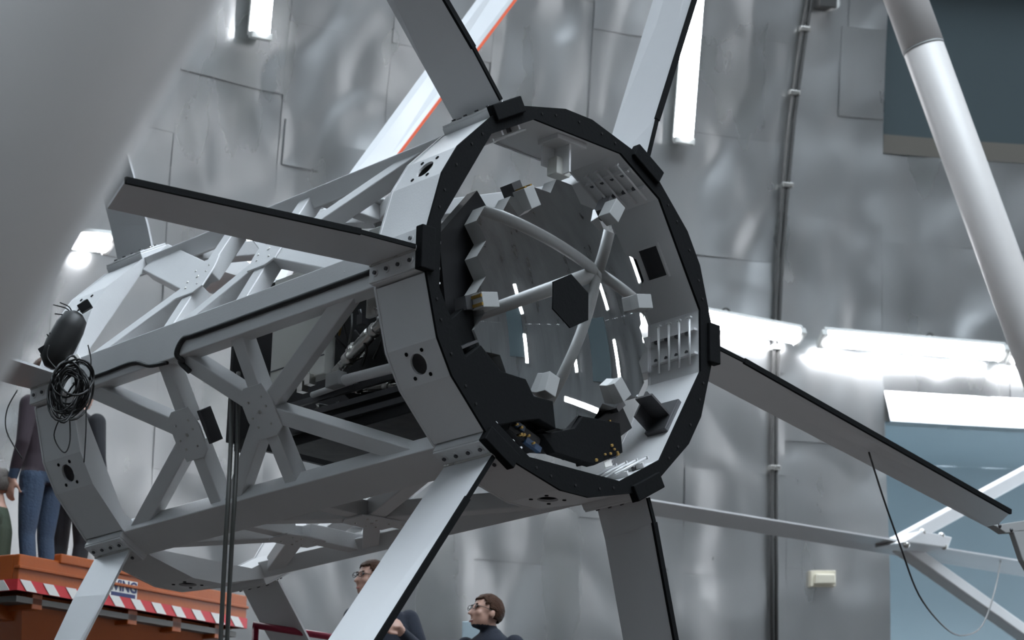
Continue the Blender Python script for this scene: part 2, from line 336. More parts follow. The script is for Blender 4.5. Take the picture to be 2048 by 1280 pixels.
# ------------------------------------------------------------------ the secondary mirror cage
cage = Thing('mirror_cage', 'silver welded lattice cage with a black-faced front ring, hung on spider vanes', 'telescope cage', (0, 0, -L - W), cage=True)
ANG = dict(C=0, B=60, A=120, F=180, E=240, D=300)
RO, RI = .953, .890
outer = [6.5, 24.5, 35.5, 53.5]
def ring(z0, z1, face_mat):
    for k in range(6):
        for j in range(3):
            a0, a1 = 60 * k + outer[j], 60 * k + outer[j + 1]
            p, q = pol(RO, a0, z0), pol(RO, a1, z0); dz = Vector((0, 0, z1 - z0)); mid = (p + q).normalized() if False else ((p + q) / 2)
            nrm = Vector((mid.x, mid.y, 0)).normalized(); mb = MB(); th = .012
            if j != 1: mb.prism([p, q, q + dz, p + dz], -nrm * th)
            else:                                            # the middle plate is pierced
                c = (p + q) / 2 + dz * .5; tx = (q - p).normalized(); tz = dz.normalized(); hw = (q - p).length / 2; hh = dz.length / 2; rh = .050; n = 24
                circ = []; rect = []
                for i in range(n):
                    a = 2 * math.pi * i / n; ca, sa = math.cos(a), math.sin(a); circ.append(c + (tx * ca + tz * sa) * rh)
                    f = min(hw / abs(ca) if abs(ca) > 1e-6 else 9, hh / abs(sa) if abs(sa) > 1e-6 else 9); rect.append(c + (tx * ca + tz * sa) * f)
                inn = [x - nrm * th for x in circ]
                corners = []
                mb.add(circ + rect + inn, [[i, (i + 1) % n, n + (i + 1) % n, n + i] for i in range(n)] + [[i, (i + 1) % n, 2 * n + (i + 1) % n, 2 * n + i] for i in range(n)])
                for sx in (-1, 1):
                    for sz in (-1, 1):
                        cr = c + tx * hw * sx + tz * hh * sz; best = sorted(range(n), key=lambda i: (rect[i] - cr).length)[:2]
                        mb.add([cr, rect[best[0]], rect[best[1]]], [[0, 1, 2]])
            o = cage.part('outer_plate', mb, 'alu')
            if j == 1:
                for (sx, sz) in ((-1, -.9), (1, -.9), (-1, .9), (1, .9)):
                    b = MB(); cc = c + tx * .058 * sx + tz * .058 * sz; b.tube([cc - nrm * .006, cc + nrm * .0035], .0095, 10); cage.part('bolt_hole', b, 'black', parent=o)
        # pad that carries a vane foot
        a = 60 * k; r = pol(1, a); tg = pol(1, a + 90); mb = MB()
        mb.box(r * .953 + Vector((0, 0, (z0 + z1) / 2)), r * .030, tg * .098, Vector((0, 0, (z0 - z1) / 2))); cage.part('vane_pad', mb, 'alu', .004)
        # inner skin: corner and side plates
        for (a0, a1) in ((60 * k - 10.5, 60 * k + 10.5), (60 * k + 10.5, 60 * k + 49.5)):
            p, q = pol(RI, a0, z0), pol(RI, a1, z0); dz = Vector((0, 0, z1 - z0)); m_ = ((p + q) / 2); nr = Vector((m_.x, m_.y, 0)).normalized()
            mb = MB(); mb.prism([p, q, q + dz, p + dz], nr * .010); cage.part('inner_plate', mb, 'alu')
    # end flanges: outline follows the outer and the inner skin
    oo = []; ii = []
    for k in range(6):
        for a in (-6.5, 6.5, 24.5, 35.5): oo.append(60 * k + a)
    for (z, h, m, name) in ((z0, .014, face_mat, 'front_flange'), (z1, -.012, 'alu', 'rear_flange')):
        mb = MB(); n = 144; P = []
        def rad(a, vs_, R):                                  # radius of the polygon with corner angles vs_
            v = sorted(x % 360 for x in vs_); a %= 360
            for i in range(len(v)):
                lo, hi = v[i], v[(i + 1) % len(v)]; hi += 360 if hi <= lo else 0; aa = a if a >= lo - 1e-9 else a + 360
                if lo - 1e-9 <= aa <= hi + 1e-9: return R * math.cos(math.radians((hi - lo) / 2)) / math.cos(math.radians(aa - (lo + hi) / 2))
            return R
        iv = [60 * k + s_ * 10.5 for k in range(6) for s_ in (-1, 1)]
        angs = sorted(set([x % 360 for x in oo + iv]))
        n = len(angs)
        O0 = [pol(rad(a, oo, RO + .004), a, z) for a in angs]; I0 = [pol(rad(a, iv, RI - .004), a, z) for a in angs]
        up = Vector((0, 0, h)); O1 = [p + up for p in O0]; I1 = [p + up for p in I0]
        F = []
        for i in range(n):
            j = (i + 1) % n; F += [[i, j, n + j, n + i], [2 * n + i, 2 * n + j, 3 * n + j, 3 * n + i], [i, j, 2 * n + j, 2 * n + i], [n + i, n + j, 3 * n + j, 3 * n + i]]
        mb.add(O0 + I0 + O1 + I1, F); fo = cage.part(name, mb, m)
        if m == 'black':
            for k in range(6):
                r = pol(1, 60 * k); tg = pol(1, 60 * k + 90); b = MB(); b.box(r * .958 + Vector((0, 0, .010)), r * .040, tg * .104, Vector((0, 0, .024))); cage.part('black_pad', b, 'black', .006)
            for k in range(6):
                for a in (14, 20, 30, 40, 46):
                    b = MB(); c = pol(.912, 60 * k + a, .014); b.tube([c, c + Vector((0, 0, .004))], .0065, 8); cage.part('flange_bolt', b, 'blackm', parent=fo)
ring(0, -W, 'black')
ring(-L, -L - W, 'alu')
# longerons
for k in range(6):
    r = pol(1, 60 * k); tg = pol(1, 60 * k + 90); mb = MB(); mb.box(r * .905 + Vector((0, 0, -(W + L) / 2)), r * .048, tg * .096, Vector((0, 0, (L - W) / 2 + .004))); cage.part('longeron', mb, 'alu', .006)
# lattice
ZG1, ZG2, DF = -1.445, -2.05, .800
def fpt(k, s, z, d=DF): a = 60 * k + 30; return pol(1, a) * d + pol(1, a + 90) * s + Vector((0, 0, z))
for k in range(6):
    nrm = pol(1, 60 * k + 30)
    for (s0, z0, s1, z1, wd) in ((0, ZG1, .415, -.545, .085), (0, ZG1, .415, -1.43, .088), (0, ZG1, .415, -1.95, .088), (0, ZG2, .415, -2.045, .088), (0, ZG2, .415, -2.78, .090)):
        for sg in (-1, 1):
            if k == 2 and z1 == -2.78 and sg == -1: wd = .20
            p, q = fpt(k, 0, z0), fpt(k, s1 * sg, z1); d = (q - p).normalized(); mb = MB(); mb.bar(p + d * .05, q, wd, .088, nrm); cage.part('brace', mb, 'alu', .006)
            wd = min(wd, .09)
    for zc in (ZG1, ZG2):
        mb = MB(); poly = [fpt(k, s, zc + z, .845) for s, z in ((-.135, .085), (-.03, .115), (.10, .115), (.135, .06), (.135, -.085), (.03, -.115), (-.10, -.115), (-.135, -.06))]
        mb.prism(poly, nrm * .010); g = cage.part('gusset_plate', mb, 'alu', .003)
        for (s, z) in ((0, 0), (-.07, .05), (-.02, .06), (.07, .05), (.07, -.05), (-.06, -.06), (.02, -.07)):
            b = MB(); c = fpt(k, s, zc + z, .854); b.tube([c, c + nrm * .006], .010 if (s, z) == (0, 0) else .006, 8); cage.part('bolt', b, 'steel', parent=g)
mb = MB(); c = fpt(3, -.01, ZG2 + .150, .815); mb.box(c, pol(1, 210) * .04, pol(1, 300) * .090, Vector((0, 0, .012))); cage.part('stub_plate', mb, 'dark', .004)
# stiffeners and studs on the inner corner plates of the front ring
for k in range(6):
    r = pol(1, 60 * k); tg = pol(1, 60 * k + 90); ri = RI * math.cos(math.radians(10.5))
    for s in (-.062, .062):
        mb = MB(); mb.box(r * (ri - .012) + tg * s + Vector((0, 0, -.16)), r * .014, tg * .006, Vector((0, 0, .15))); cage.part('rail', mb, 'alu')
    for z in (-.035, -.105, -.175, -.245):
        mb = MB(); c = r * (ri - .034) + Vector((0, 0, z)); mb.tube([c - tg * .125, c + tg * .125], .0065, 6); mb.box(c + tg * .125, r * .008, tg * .004, Vector((0, 0, .012))); cage.part('stud', mb, 'alu')
        for s in (-.05, .05):
            mb = MB(); c = r * ri + tg * s + Vector((0, 0, z - .033)); mb.tube([c, c - r * .022], .012, 6); cage.part('nut', mb, 'dark')
# hatch frame on the inner plate between two corners
n30 = pol(1, 30); t30 = pol(1, 120); ri = RI * math.cos(math.radians(19.5))
mb = MB()
for (s, z, hs, hz) in ((.0, -.10, .085, .006), (.0, -.24, .085, .006), (.085, -.17, .006, .075), (-.085, -.17, .006, .075)):
    mb.box(n30 * (ri - .006) + t30 * s + Vector((0, 0, z)), n30 * .010, t30 * hs, Vector((0, 0, hz)))
cage.part('hatch_frame', mb, 'alu')
mb = MB(); mb.box(n30 * (ri - .002) + t30 * 0 + Vector((0, 0, -.17)), n30 * .003, t30 * .085, Vector((0, 0, .072))); cage.part('hatch', mb, 'dark')
# stop brackets reaching in towards the mirror
for k, m in ((1, 'alu'), (5, 'dark'), (3, 'dark')):
    n = pol(1, 60 * k + 30); tg = pol(1, 60 * k + 120); mb = MB(); c = n * (ri - .012)
    mb.box(c + Vector((0, 0, -.10)), n * .014, tg * .10, Vector((0, 0, .07))); br = cage.part('stop_bracket', mb, m, .004)
    mb = MB(); mb.box(c - n * .085 + Vector((0, 0, -.10)), n * .075, tg * .006, Vector((0, 0, .055))); mb.box(c - n * .06 + Vector((0, 0, -.155)), n * .06, tg * .085, Vector((0, 0, .006))); cage.part('web', mb, m, parent=br)
    if k == 1:
        mb = MB(); mb.box(c - n * .12 - tg * .0 + Vector((0, 0, -.125)), n * .045, tg * .045, Vector((0, 0, .035))); bk = cage.part('stop_block', mb, 'pale', .004, parent=br)

# ------------------------------------------------------------------ spider vanes
def vane(key, z0, fr, re, label, strip='black', start=.22, reach=0.0, group=None):
    f = [onz(u, v, z0) for u, v in fr]; r = [onz(u, v, z0 - W) for u, v in re]
    if reach:
        for q in (f, r): q[-1] = q[-1] + (q[-1] - q[-2]).normalized() * reach
    a = ANG[key]; rad = pol(1, a); tg = pol(1, a + 90); f[0] = rad * .997 + Vector((0, 0, z0 - .004)); r[0] = rad * .997 + Vector((0, 0, z0 - W + .004))
    t = Thing('spider_vane', label, 'vane', f[0], group, cage=True)
    n = len(f); th = .0065; pts = []; F = []
    for p, q in zip(f, r):
        d = (f[-1] - f[0]).normalized(); nn = d.cross(Vector((0, 0, 1))).normalized(); pts += [p - nn * th, p + nn * th, q + nn * th, q - nn * th]
    for i in range(n - 1):
        for j in range(4): F.append([i * 4 + j, i * 4 + (j + 1) % 4, i * 4 + 4 + (j + 1) % 4, i * 4 + 4 + j])
    F += [[0, 1, 2, 3], [4 * n - 4, 4 * n - 3, 4 * n - 2, 4 * n - 1]]
    mb = MB(); mb.add(pts, F); t.part('blade', mb, 'vane')
    mb = MB(); mb.box(rad * .9885 + Vector((0, 0, z0 - W / 2)), rad * .0055, tg * .094, Vector((0, 0, W / 2 - .002))); fo = t.part('foot_plate', mb, 'alu', .003)
    for sg in (-1, 1):
        mb = MB(); c = rad * .997 + tg * sg * .010 + Vector((0, 0, z0 - W / 2)); mb.box(c, rad * .006, tg * .006, Vector((0, 0, W / 2 - .006))); t.part('weld', mb, 'steel', .004)
    for sg in (-1, 1):
        for i in range(4):
            c = rad * .994 + tg * sg * .052 + Vector((0, 0, z0 - W * (.14 + .24 * i))); b = MB(); b.tube([c, c + rad * .004], .0185, 14); o = t.part('washer', b, 'alu', parent=fo)
            b = MB(); b.tube([c + rad * .004, c + rad * .012], .010, 6); t.part('bolt', b, 'dark', parent=fo)
    if strip:                                                # tape on the front edge
        d = [(f[i + 1] - f[i]) for i in range(n - 1)]; P = [x + Vector((0, 0, .004)) for x in f]; mb = MB()
        P[0] = P[0] + d[0].normalized() * .012
        for i in range(n - 1):
            mb.bar(P[i], P[i + 1], (.028 if i else .020) * (1 if strip == 'black' else .6), (.016 if i else .010) * (1 if strip == 'black' else .8), Vector((0, 0, 1)))
        t.part('edge_tape', mb, strip)
    return t
vane('A', 0, [(1003, 206), (946, 96), (890, 0)], [(907, 240), (862, 156), (775, 0)], 'wide silver vane with a black front edge crossing in front of the red-edged vane', reach=2.2)
vane('B', 0, [(1297, 319), (1313, 240), (1388, 0)], [(1213, 350), (1229, 260), (1308, 0)], 'silver vane with a black edge in front of an upright lamp', reach=2.2)
vane('C', 0, [(1429, 691), (1487, 722), (2020, 1024)], [(1334, 721), (1410, 757), (1985, 1058)], 'long grey vane sloping down to the blue-grey doorway')
vane('D', 0, [(1297, 992), (1307, 1045), (1352, 1290)], [(1198, 1018), (1212, 1080), (1250, 1290)], 'silver vane with a black edge hanging down in front of the plain sheet wall', reach=1.2)
vane('E', 0, [(986, 911), (934, 996), (752, 1285)], [(890, 935), (842, 1005), (656, 1285)], 'bright silver vane crossing in front of the man with clasped hands', reach=1.2)
vane('F', 0, [(838, 491), (720, 464), (250, 361)], [(733, 531), (545, 488), (215, 414)], 'dark-sided silver vane with a black upper edge crossing the top of the cage')
vane('A', -L, [(304, 492), (296, 450), (262, 330)], [(236, 520), (222, 450), (190, 330)], 'grey vane rising from the rear ring behind the blurred tube', strip=None, reach=1.0)
vane('B', -L, [(587, 578), (690, 450), (1030, 0)], [(517, 603), (640, 430), (955, 0)], 'pale vane with a red front edge slanting behind the cage', strip='redline', reach=1.5)
vane('D', -L, [(557, 1161), (599, 1240), (622, 1285)], [(487, 1177), (519, 1240), (545, 1285)], 'brownish vane hanging from the rear ring in front of the orange platform corner', strip=None, reach=1.2)
vane('E', -L, [(261, 1101), (215, 1190), (166, 1285)], [(191, 1118), (150, 1195), (108, 1285)], 'bright silver vane standing in front of the red and white stripes', strip=None, reach=1.2)
vane('F', -L, [(130, 750), (90, 738), (-60, 690)], [(62, 777), (30, 768), (-110, 728)], 'short stretch of vane glowing orange under the black cables', strip=None)
vc = vane('C', -L, [(707, 897), (1310, 1001), (2150, 1139)], [(635, 917), (1310, 1030), (2150, 1169)], 'long thin beam-like vane running behind the black ring to the right-hand braces', strip=None)

# ------------------------------------------------------------------ the secondary mirror
ZM, ROC = -.030, 3.55                            # vertex of the convex mirror, radius of curvature (cage units)
def sag(x, y): return ZM - (x * x + y * y) / (2 * ROC)
mir = Thing('secondary_mirror', 'polished convex mirror with a toothed outline and a black hexagon at its centre', 'mirror', (0, 0, -.20), cage=True)
HR = .103                                       # the outline is that of 36 hexagons around an empty one
def hexc():
    out = []
    for q in range(-3, 4):
        for r in range(-3, 4):
            if abs(q + r) <= 3: out.append((HR * 1.5 * q, HR * math.sqrt(3) * (r + q / 2)))
    return out
cnt = {}
for (cx, cy) in hexc():
    for i in range(6):
        a = (cx + HR * math.cos(math.radians(60 * i)), cy + HR * math.sin(math.radians(60 * i))); b = (cx + HR * math.cos(math.radians(60 * i + 60)), cy + HR * math.sin(math.radians(60 * i + 60)))
        k = (round((a[0] + b[0]) / 2, 3) + 0.0, round((a[1] + b[1]) / 2, 3) + 0.0); cnt.setdefault(k, []).append((a, b))
seg = [v[0] for v in cnt.values() if len(v) == 1]
mb = MB()                                        # polished face: each hexagon finely fanned so that the curve is true
for (cx, cy) in hexc():
    n = 6; V = [(cx + HR * math.cos(math.radians(60 * i)), cy + HR * math.sin(math.radians(60 * i))) for i in range(6)]
    for i in range(6):
        a, b = V[i], V[(i + 1) % 6]; g = {}
        pts = []; idx = {}
        for p in range(n + 1):
            for q in range(n + 1 - p):
                x = cx + (a[0] - cx) * p / n + (b[0] - cx) * q / n; y = cy + (a[1] - cy) * p / n + (b[1] - cy) * q / n
                idx[(p, q)] = len(pts); pts.append((x, y, sag(x, y)))
        F = []
        for p in range(n):
            for q in range(n - p):
                F.append([idx[(p, q)], idx[(p + 1, q)], idx[(p, q + 1)]])
                if p + q < n - 1: F.append([idx[(p + 1, q)], idx[(p + 1, q + 1)], idx[(p, q + 1)]])
        mb.add(pts, F, True)
me = mb.mesh('polished_face', 'mirror', mir.base, S)
bm = bmesh.new(); bm.from_mesh(me); bmesh.ops.remove_doubles(bm, verts=bm.verts, dist=1e-4); bm.to_mesh(me); bm.free()
# exact normals of the polished sphere
me.normals_split_custom_set_from_vertices([Vector((v.co.x / S, v.co.y / S, ROC)).normalized() for v in me.vertices])
for p in me.polygons:
    p.use_smooth = True
obj('polished_face', me, mir.e)
mb = MB(); th = .085
for a, b in seg:
    mb.add([(a[0], a[1], sag(*a)), (b[0], b[1], sag(*b)), (b[0], b[1], sag(*b) - th), (a[0], a[1], sag(*a) - th)], [[0, 1, 2, 3]])
mir.part('toothed_rim', mb, 'grey')
mb = MB(); mb.prism([(HR * 1.32 * math.cos(math.radians(60 * i + 30)), HR * 1.32 * math.sin(math.radians(60 * i + 30)), ZM - .008) for i in range(6)], (0, 0, .010)); mir.part('central_hexagon', mb, 'black', label='matt black hexagon')
mb = MB(); mb.prism([pol(.52, 60 * i + 30, -.135) for i in range(6)], (0, 0, -.07)); mir.part('back_plate', mb, 'blackm', .004)
# edge brackets with foil
def bracket(px, dpx, m='grey', foil=True):
    c = onz(*px, -.055); d = Vector((c.x, c.y, 0)).normalized(); t = Vector((-d.y, d.x, 0)); hw = dpx
    r0 = Vector((c.x, c.y, 0)).length
    mb = MB(); mb.box(d * r0 + Vector((0, 0, -.050)), d * hw[0], t * hw[1], Vector((0, 0, .040))); o = mir.part('edge_bracket', mb, m, .003)
    mb = MB(); mb.box(d * (r0 + .05) + Vector((0, 0, -.115)), d * .045, t * hw[1] * .9, Vector((0, 0, .040))); mir.part('bracket_leg', mb, 'dark', parent=o)
    if foil:
        for sg in (-1, 1):
            mb = MB(); mb.box(d * (r0 + hw[0] * .9) + t * sg * hw[1] * .55 + Vector((0, 0, -.052)), d * .012, t * .007, Vector((0, 0, .0415))); mir.part('yellow_foil', mb, 'yellow', parent=o)
for px, f in (((1052, 398), True), ((1222, 425), False), ((968, 603), True), ((1277, 606), False), ((1092, 772), False), ((1232, 782), False)): bracket(px, (.052, .036), foil=f)

# ------------------------------------------------------------------ drive unit behind the mirror
drv = Thing('mirror_drive_unit', 'black mirror drive unit with bright steel actuators inside the lattice cage', 'machine', (0, 0, -2.05), cage=True)
n = 12; A = [pol(.73 if i % 2 else .67, 30 * i + 15, -.19) for i in range(n)]; Bq = [pol(.44, 30 * i + 15, -.19) for i in range(n)]; up = Vector((0, 0, -.07))
keep = MB(); 
for i in range(n):
    ang = 30 * i + 30
    if 130 <= ang <= 300:
        j = (i + 1) % n; keep.prism([A[i], A[j], Bq[j], Bq[i]], up)
drv.part('front_frame', keep, 'blackm')
mb = MB(); mb.prism([pol(.50, 60 * i + 30, -.27) for i in range(6)], (0, 0, -1.0)); drv.part('body', mb, 'blackm', .01)
mb = MB(); mb.prism([(-.50, -.42, -2.02), (.42, -.42, -2.02), (.42, .42, -2.02), (-.50, .42, -2.02)], (0, 0, -.03)); drv.part('rear_plate', mb, 'blackm', .004)
mb = MB(); mb.prism([(-.47, -.20, -1.74), (-.47, .40, -1.74), (-.40, .40, -1.74), (-.40, -.20, -1.74)], (0, 0, .44)); cab = drv.part('side_panel', mb, 'pale', .006)
mb = MB(); mb.box((-.472, -.10, -1.52), (.002, 0, 0), (0, .003, 0), (0, 0, .22)); drv.part('panel_seam', mb, 'dark', parent=cab)
for (x, y) in ((-.44, -.44), (.36, -.44), (.36, .38), (-.44, .38)):
    mb = MB(); mb.bar((x, y, -2.02), (x * .9, y * .9, -.5), .05, .05, (1, 0, 0)); drv.part('strut', mb, 'blackm')
mb = MB(); mb.box((-.02, -.50, -1.0), (.44, 0, 0), (0, .03, 0), (0, 0, .62)); drv.part('base_rail', mb, 'blackm', .006)
for i, y in enumerate((-.40, -.33, -.46)):
    mb = MB(); mb.bar((-.50, y, -1.70), (-.46, y, -.34), .03, .02, (1, 0, 0)); drv.part('slide_rail', mb, 'dark')
def act(p0, p1, r, m='steel', collars=2):
    p0, p1 = Vector(p0), Vector(p1); mb = MB(); mb.tube([p0, p1], r, 12); o = drv.part('actuator', mb, m)
    for i in range(collars):
        q = p0.lerp(p1, .25 + .5 * i); d = (p1 - p0).normalized() * .018; b = MB(); b.tube([q - d, q + d], r * 1.35, 12); drv.part('collar', b, 'steel', parent=o)
def fe(u, v, d): return onplane(u, v, pol(1, 210), d)
act(fe(672, 745, .55), fe(775, 632, .52), .026); act(fe(700, 715, .50), fe(740, 668, .52), .034, 'steel', 1)
act(fe(625, 790, .60), fe(705, 762, .62), .016, 'alu', 0); act(fe(690, 760, .64), fe(800, 732, .66), .026, 'alu', 0)
act(fe(690, 778, .50), fe(805, 772, .50), .020); act(fe(640, 812, .5), fe(760, 838, .5), .014, 'dark', 2)
mb = MB(); c = fe(672, 760, .63); mb.box(c, (.028, 0, 0), (0, .036, 0), (0, 0, .05)); drv.part('clamp_block', mb, 'grey', .005)
for (u, v) in ((640, 828), (680, 824), (655, 850), (705, 850), (620, 760), (605, 775), (745, 610), (725, 640), (760, 655)):
    mb = MB(); c = fe(u, v, .52); mb.box(c, (.02, 0, 0), (0, .026, 0), (0, 0, .02)); mb.tube([c, c + Vector((-.02, .05, 0))], .008, 8); drv.part('fitting', mb, random.choice(['steel', 'dark', 'grey']))
for i in range(10):
    u0, v0 = 690 + random.uniform(-30, 80), 610 + random.uniform(-10, 60); P = [fe(u0, v0, .5), fe(u0 + random.uniform(-25, 25), v0 + 35, .56), fe(u0 + random.uniform(-40, 40), v0 + 70, .5)]
    mb = MB(); mb.tube(smooth_path(P), .006, 6); drv.part('wire', mb, random.choice(['cable', 'gcable', 'yellow', 'cable']))
for poly, z in (([(930, 715), (962, 690), (1002, 742), (1052, 758), (1068, 792), (1106, 802), (1112, 858), (1078, 838), (1040, 842), (985, 852), (950, 800)], -.02), ([(900, 640), (945, 600), (952, 690), (930, 760), (910, 720)], -.10), ([(1085, 868), (1150, 856), (1166, 832), (1240, 846), (1246, 905), (1190, 930), (1110, 905)], -.05)):
    P = [onz(u, v, z) for u, v in poly]; mb = MB(); mb.prism(P, (0, 0, -.06)); drv.part('dark_shroud', mb, 'black', .004)
# grey bars at the left inside the opening
for (x, m, wd) in ((-.80, 'steel', .05), (-.70, 'dark', .03)):
    mb = MB(); mb.box((x, .06, -.42), (.012, 0, 0), (0, .22, 0), (0, 0, wd * 3)); drv.part('cover_strip', mb, m, .003)

# control electronics along the lower inside of the front ring
def ebox(name, px, z, hx, hy, hz, label, top=None):
    c = onz(*px, z); d = Vector((c.x, c.y, 0)).normalized(); t = Vector((-d.y, d.x, 0))
    th_ = Thing(name, label, 'electronics', c + d * hy, cage=True)
    mb = MB(); mb.box(c, t * hx, d * hy, Vector((0, 0, hz))); th_.part('case', mb, 'blackm', .005)
    if top:
        b = MB(); q = c - d * hy; b.tube([q, q - d * .035], .028, 14); th_.part('knob', b, 'blackm')
    r = random.Random(px[0])
    for i in range(top or 7):
        q = c + t * r.uniform(-.9, .9) * hx + d * r.uniform(-.6, .9) * hy + Vector((0, 0, hz)); b = MB(); k = r.random()
        if k < .62: b.tube([q, q + Vector((0, 0, .028))], r.uniform(.005, .008), 8)
        else: b.box(q, t * .03, d * .014, Vector((0, 0, .012)))
        th_.part('connector', b, 'gold' if k < .62 else 'blue')
    return th_
e1 = ebox('connector_box', (1035, 872), -.12, .10, .035, .05, 'black connector box with brass plugs beside the left lower ring corner', 9)
e2 = ebox('connector_box', (1190, 905), -.12, .10, .045, .05, 'black connector box with brass plugs and a white label on it', 10)
mb = MB(); c = onz(1214, 920, -.06); d = Vector((c.x, c.y, 0)).normalized(); tt = Vector((-d.y, d.x, 0)); mb.box(c, tt * .026, d * .032, Vector((0, 0, .002))); e2.part('label_plate', mb, 'white')
e3 = ebox('sensor_box', (1196, 858), -.22, .12, .07, .10, 'black sensor box with a round knob on its upper side', 3)
mb = MB()
e4 = ebox('amplifier_box', (1085, 858), -.30, .14, .10, .10, 'black box with a folded cover under the mirror', 3)
mb = MB(); c = onz(1075, 800, -.10); mb.prism([c + Vector((-.10, .04, 0)), c + Vector((.05, .05, 0)), c + Vector((.10, -.01, 0)), c + Vector((.11, -.12, 0)), c + Vector((.07, -.12, 0)), c + Vector((.05, -.04, 0)), c + Vector((-.08, -.02, 0))], (0, 0, -.10)); e4.part('folded_cover', mb, 'blackm', .004)

# ------------------------------------------------------------------ what the mirror reflects: lamps, doors and truss tubes of the far side
def refl(u, v):
    o = w2c(CAM); k = MT @ ray(u, v); c = Vector((0, 0, ZM - ROC)); b = k.dot(o - c); q = (o - c).dot(o - c) - ROC * ROC
    P = o + k * (-b - math.sqrt(b * b - q)); n = (P - c) / ROC; return c2w(P), M @ (k - 2 * k.dot(n) * n)
RL = [((1030, 568), (1037, 594)), ((1040, 608), (1046, 628)), ((1050, 668), (1056, 726)), ((1149, 702), (1155, 745)), ((1199, 563), (1217, 620)), ((1229, 680), (1240, 756)), ((1261, 511), (1280, 566)), ((1283, 628), (1289, 686)), ((1131, 797), (1198, 822))]
for i, (p, q) in enumerate(RL):
    fixture(wallhit(*refl(*p)), wallhit(*refl(*q)), 'white fluorescent lamp on the far dome wall, seen only as a bar in the mirror', group='lamps seen in the mirror', width=.30)
for i, (px, py, hw, hm) in enumerate(((1200, 700, .062, 1.7), (1032, 660, .045, 1.8))):
    a = wallhit(*refl(px, py)); struct('door_%d' % (3 + i), shell(a[0] - hw, a[0] + hw, a[1] - hm, a[1] + hm, -.06, 6, 6, 0, 0, .10), 'doord')
hub = refl(1195, 545); H = hub[0] + hub[1] * 7.0
tt = Thing('truss_node', 'grey truss tubes meeting at a node, seen in the mirror', 'truss', H)
for (u, v, ds) in ((950, 415, 6.2), (1222, 440, 6.6), (1290, 618, 7.2), (1000, 614, 7.4), (1092, 810, 7.0)):
    P, d = refl(u, v); E_ = P + d * ds; mb = MB(); mb.tube([H, H.lerp(E_, 1.25)], .155, 24); tt.part('tube', mb, 'grey')
mb = MB(); mb.ell(H, (.2, 0, 0), (0, .2, 0), (0, 0, .2)); tt.part('node', mb, 'grey')

# ------------------------------------------------------------------ large tubes and the braces at the right
def tube_thing(name, label, p0, p1, r, m, n=48):
    t = Thing(name, label, 'tube', p1); mb = MB(); mb.tube([p0, p1], r, n); t.part('pipe', mb, m); return t
e0, e1_ = dep(440, 0, 3.0), dep(0, 780, 3.0); d = (e1_ - e0).normalized(); rr = .165; side = d.cross(ray(200, 400)).normalized()
if side.x > 0: side = -side
c0 = e0 + side * rr; tube_thing('truss_tube', 'huge blurred dark grey tube slanting close in front of the cage', c0 - d * 1.2, c0 + d * 2.4, rr, 'tube', 64)
p0, p1 = dep(1812, 0, 17.0), dep(2066, 700, 17.0); d = (p1 - p0).normalized()
t = tube_thing('truss_tube', 'sloping white tube with a rough joint in front of the dark doorway', p0 - d * 1.5, p1 + d * 2.5, .160, 'tube')
j = p0.lerp(p1, 100 / 700); mb = MB(); mb.tube([j - d * .012, j + d * .012], .163, 40); t.part('joint_seam', mb, 'grey')
mb = MB(); mb.tube([p0 - d * 1.6, j - d * .01], .165, 40); t.part('sleeve', mb, 'tube')
zc = -L - W / 2
def rp(u, v): return c2w(onz(u, v, zc))
t = Thing('brace', 'pale square brace rising from the bolted plate across the blue-grey doorway', 'brace', rp(1795, 1084)); mb = MB(); mb.bar(rp(1795, 1086), rp(2180, 876), .11, .11, (0, 0, 1)); t.part('bar', mb, 'alu', .01)
t = Thing('brace', 'dark square brace falling from the bolted plate across the blue-grey doorway', 'brace', rp(1810, 1098)); mb = MB(); mb.bar(rp(1800, 1092), rp(2180, 1362), .15, .10, (0, 0, 1)); t.part('bar', mb, 'alu', .01)
t = Thing('bolted_plate', 'bolted joint plate where two braces meet the long thin vane', 'plate', rp(1790, 1092)); mb = MB(); mb.prism([rp(1745, 1096), rp(1780, 1074), rp(1840, 1086), rp(1832, 1108)], c2w((0, 0, .3)) - c2w((0, 0, 0))); t.part('plate', mb, 'alu', .01)
for (u, v) in ((1752, 1101), (1784, 1076), (1822, 1083), (1828, 1104)):
    b = MB(); c = c2w(onz(u, v, zc) + Vector((0, 0, .28))); b.ell(c, (.03, 0, 0), (0, .03, 0), (0, 0, .03), 8, 5); t.part('bolt', b, 'steel')
def r0(u, v, z=0.0): return c2w(onz(u, v, z))
t = Thing('end_bracket', 'bolted grey end bracket at the foot of the long sloping vane', 'bracket', r0(2040, 1110)); mb = MB(); mb.prism([r0(1988, 1050), r0(2080, 1036), r0(2080, 1062), r0(2012, 1066)], M @ Vector((0, 0, -.06))); t.part('plate', mb, 'grey', .006)
mb = MB(); mb.prism([r0(2026, 1060), r0(2080, 1054), r0(2080, 1180), r0(2046, 1120)], M @ Vector((0, 0, -.04))); t.part('gusset', mb, 'grey', .006)
for (u, v) in ((1999, 1052), (2022, 1060)):
    b = MB(); b.ell(r0(u, v), (.014, 0, 0), (0, .014, 0), (0, 0, .014), 8, 5); t.part('bolt', b, 'dark')
t = Thing('ring_beam', 'grey box beam of the outer telescope ring beside the end bracket', 'beam', r0(2128, 1560)); mb = MB(); mb.bar(r0(2128, 1560, -.15), r0(2118, 560, -.15), .26, .30, M @ Vector((0, 0, 1))); t.part('beam', mb, 'alu', .01)
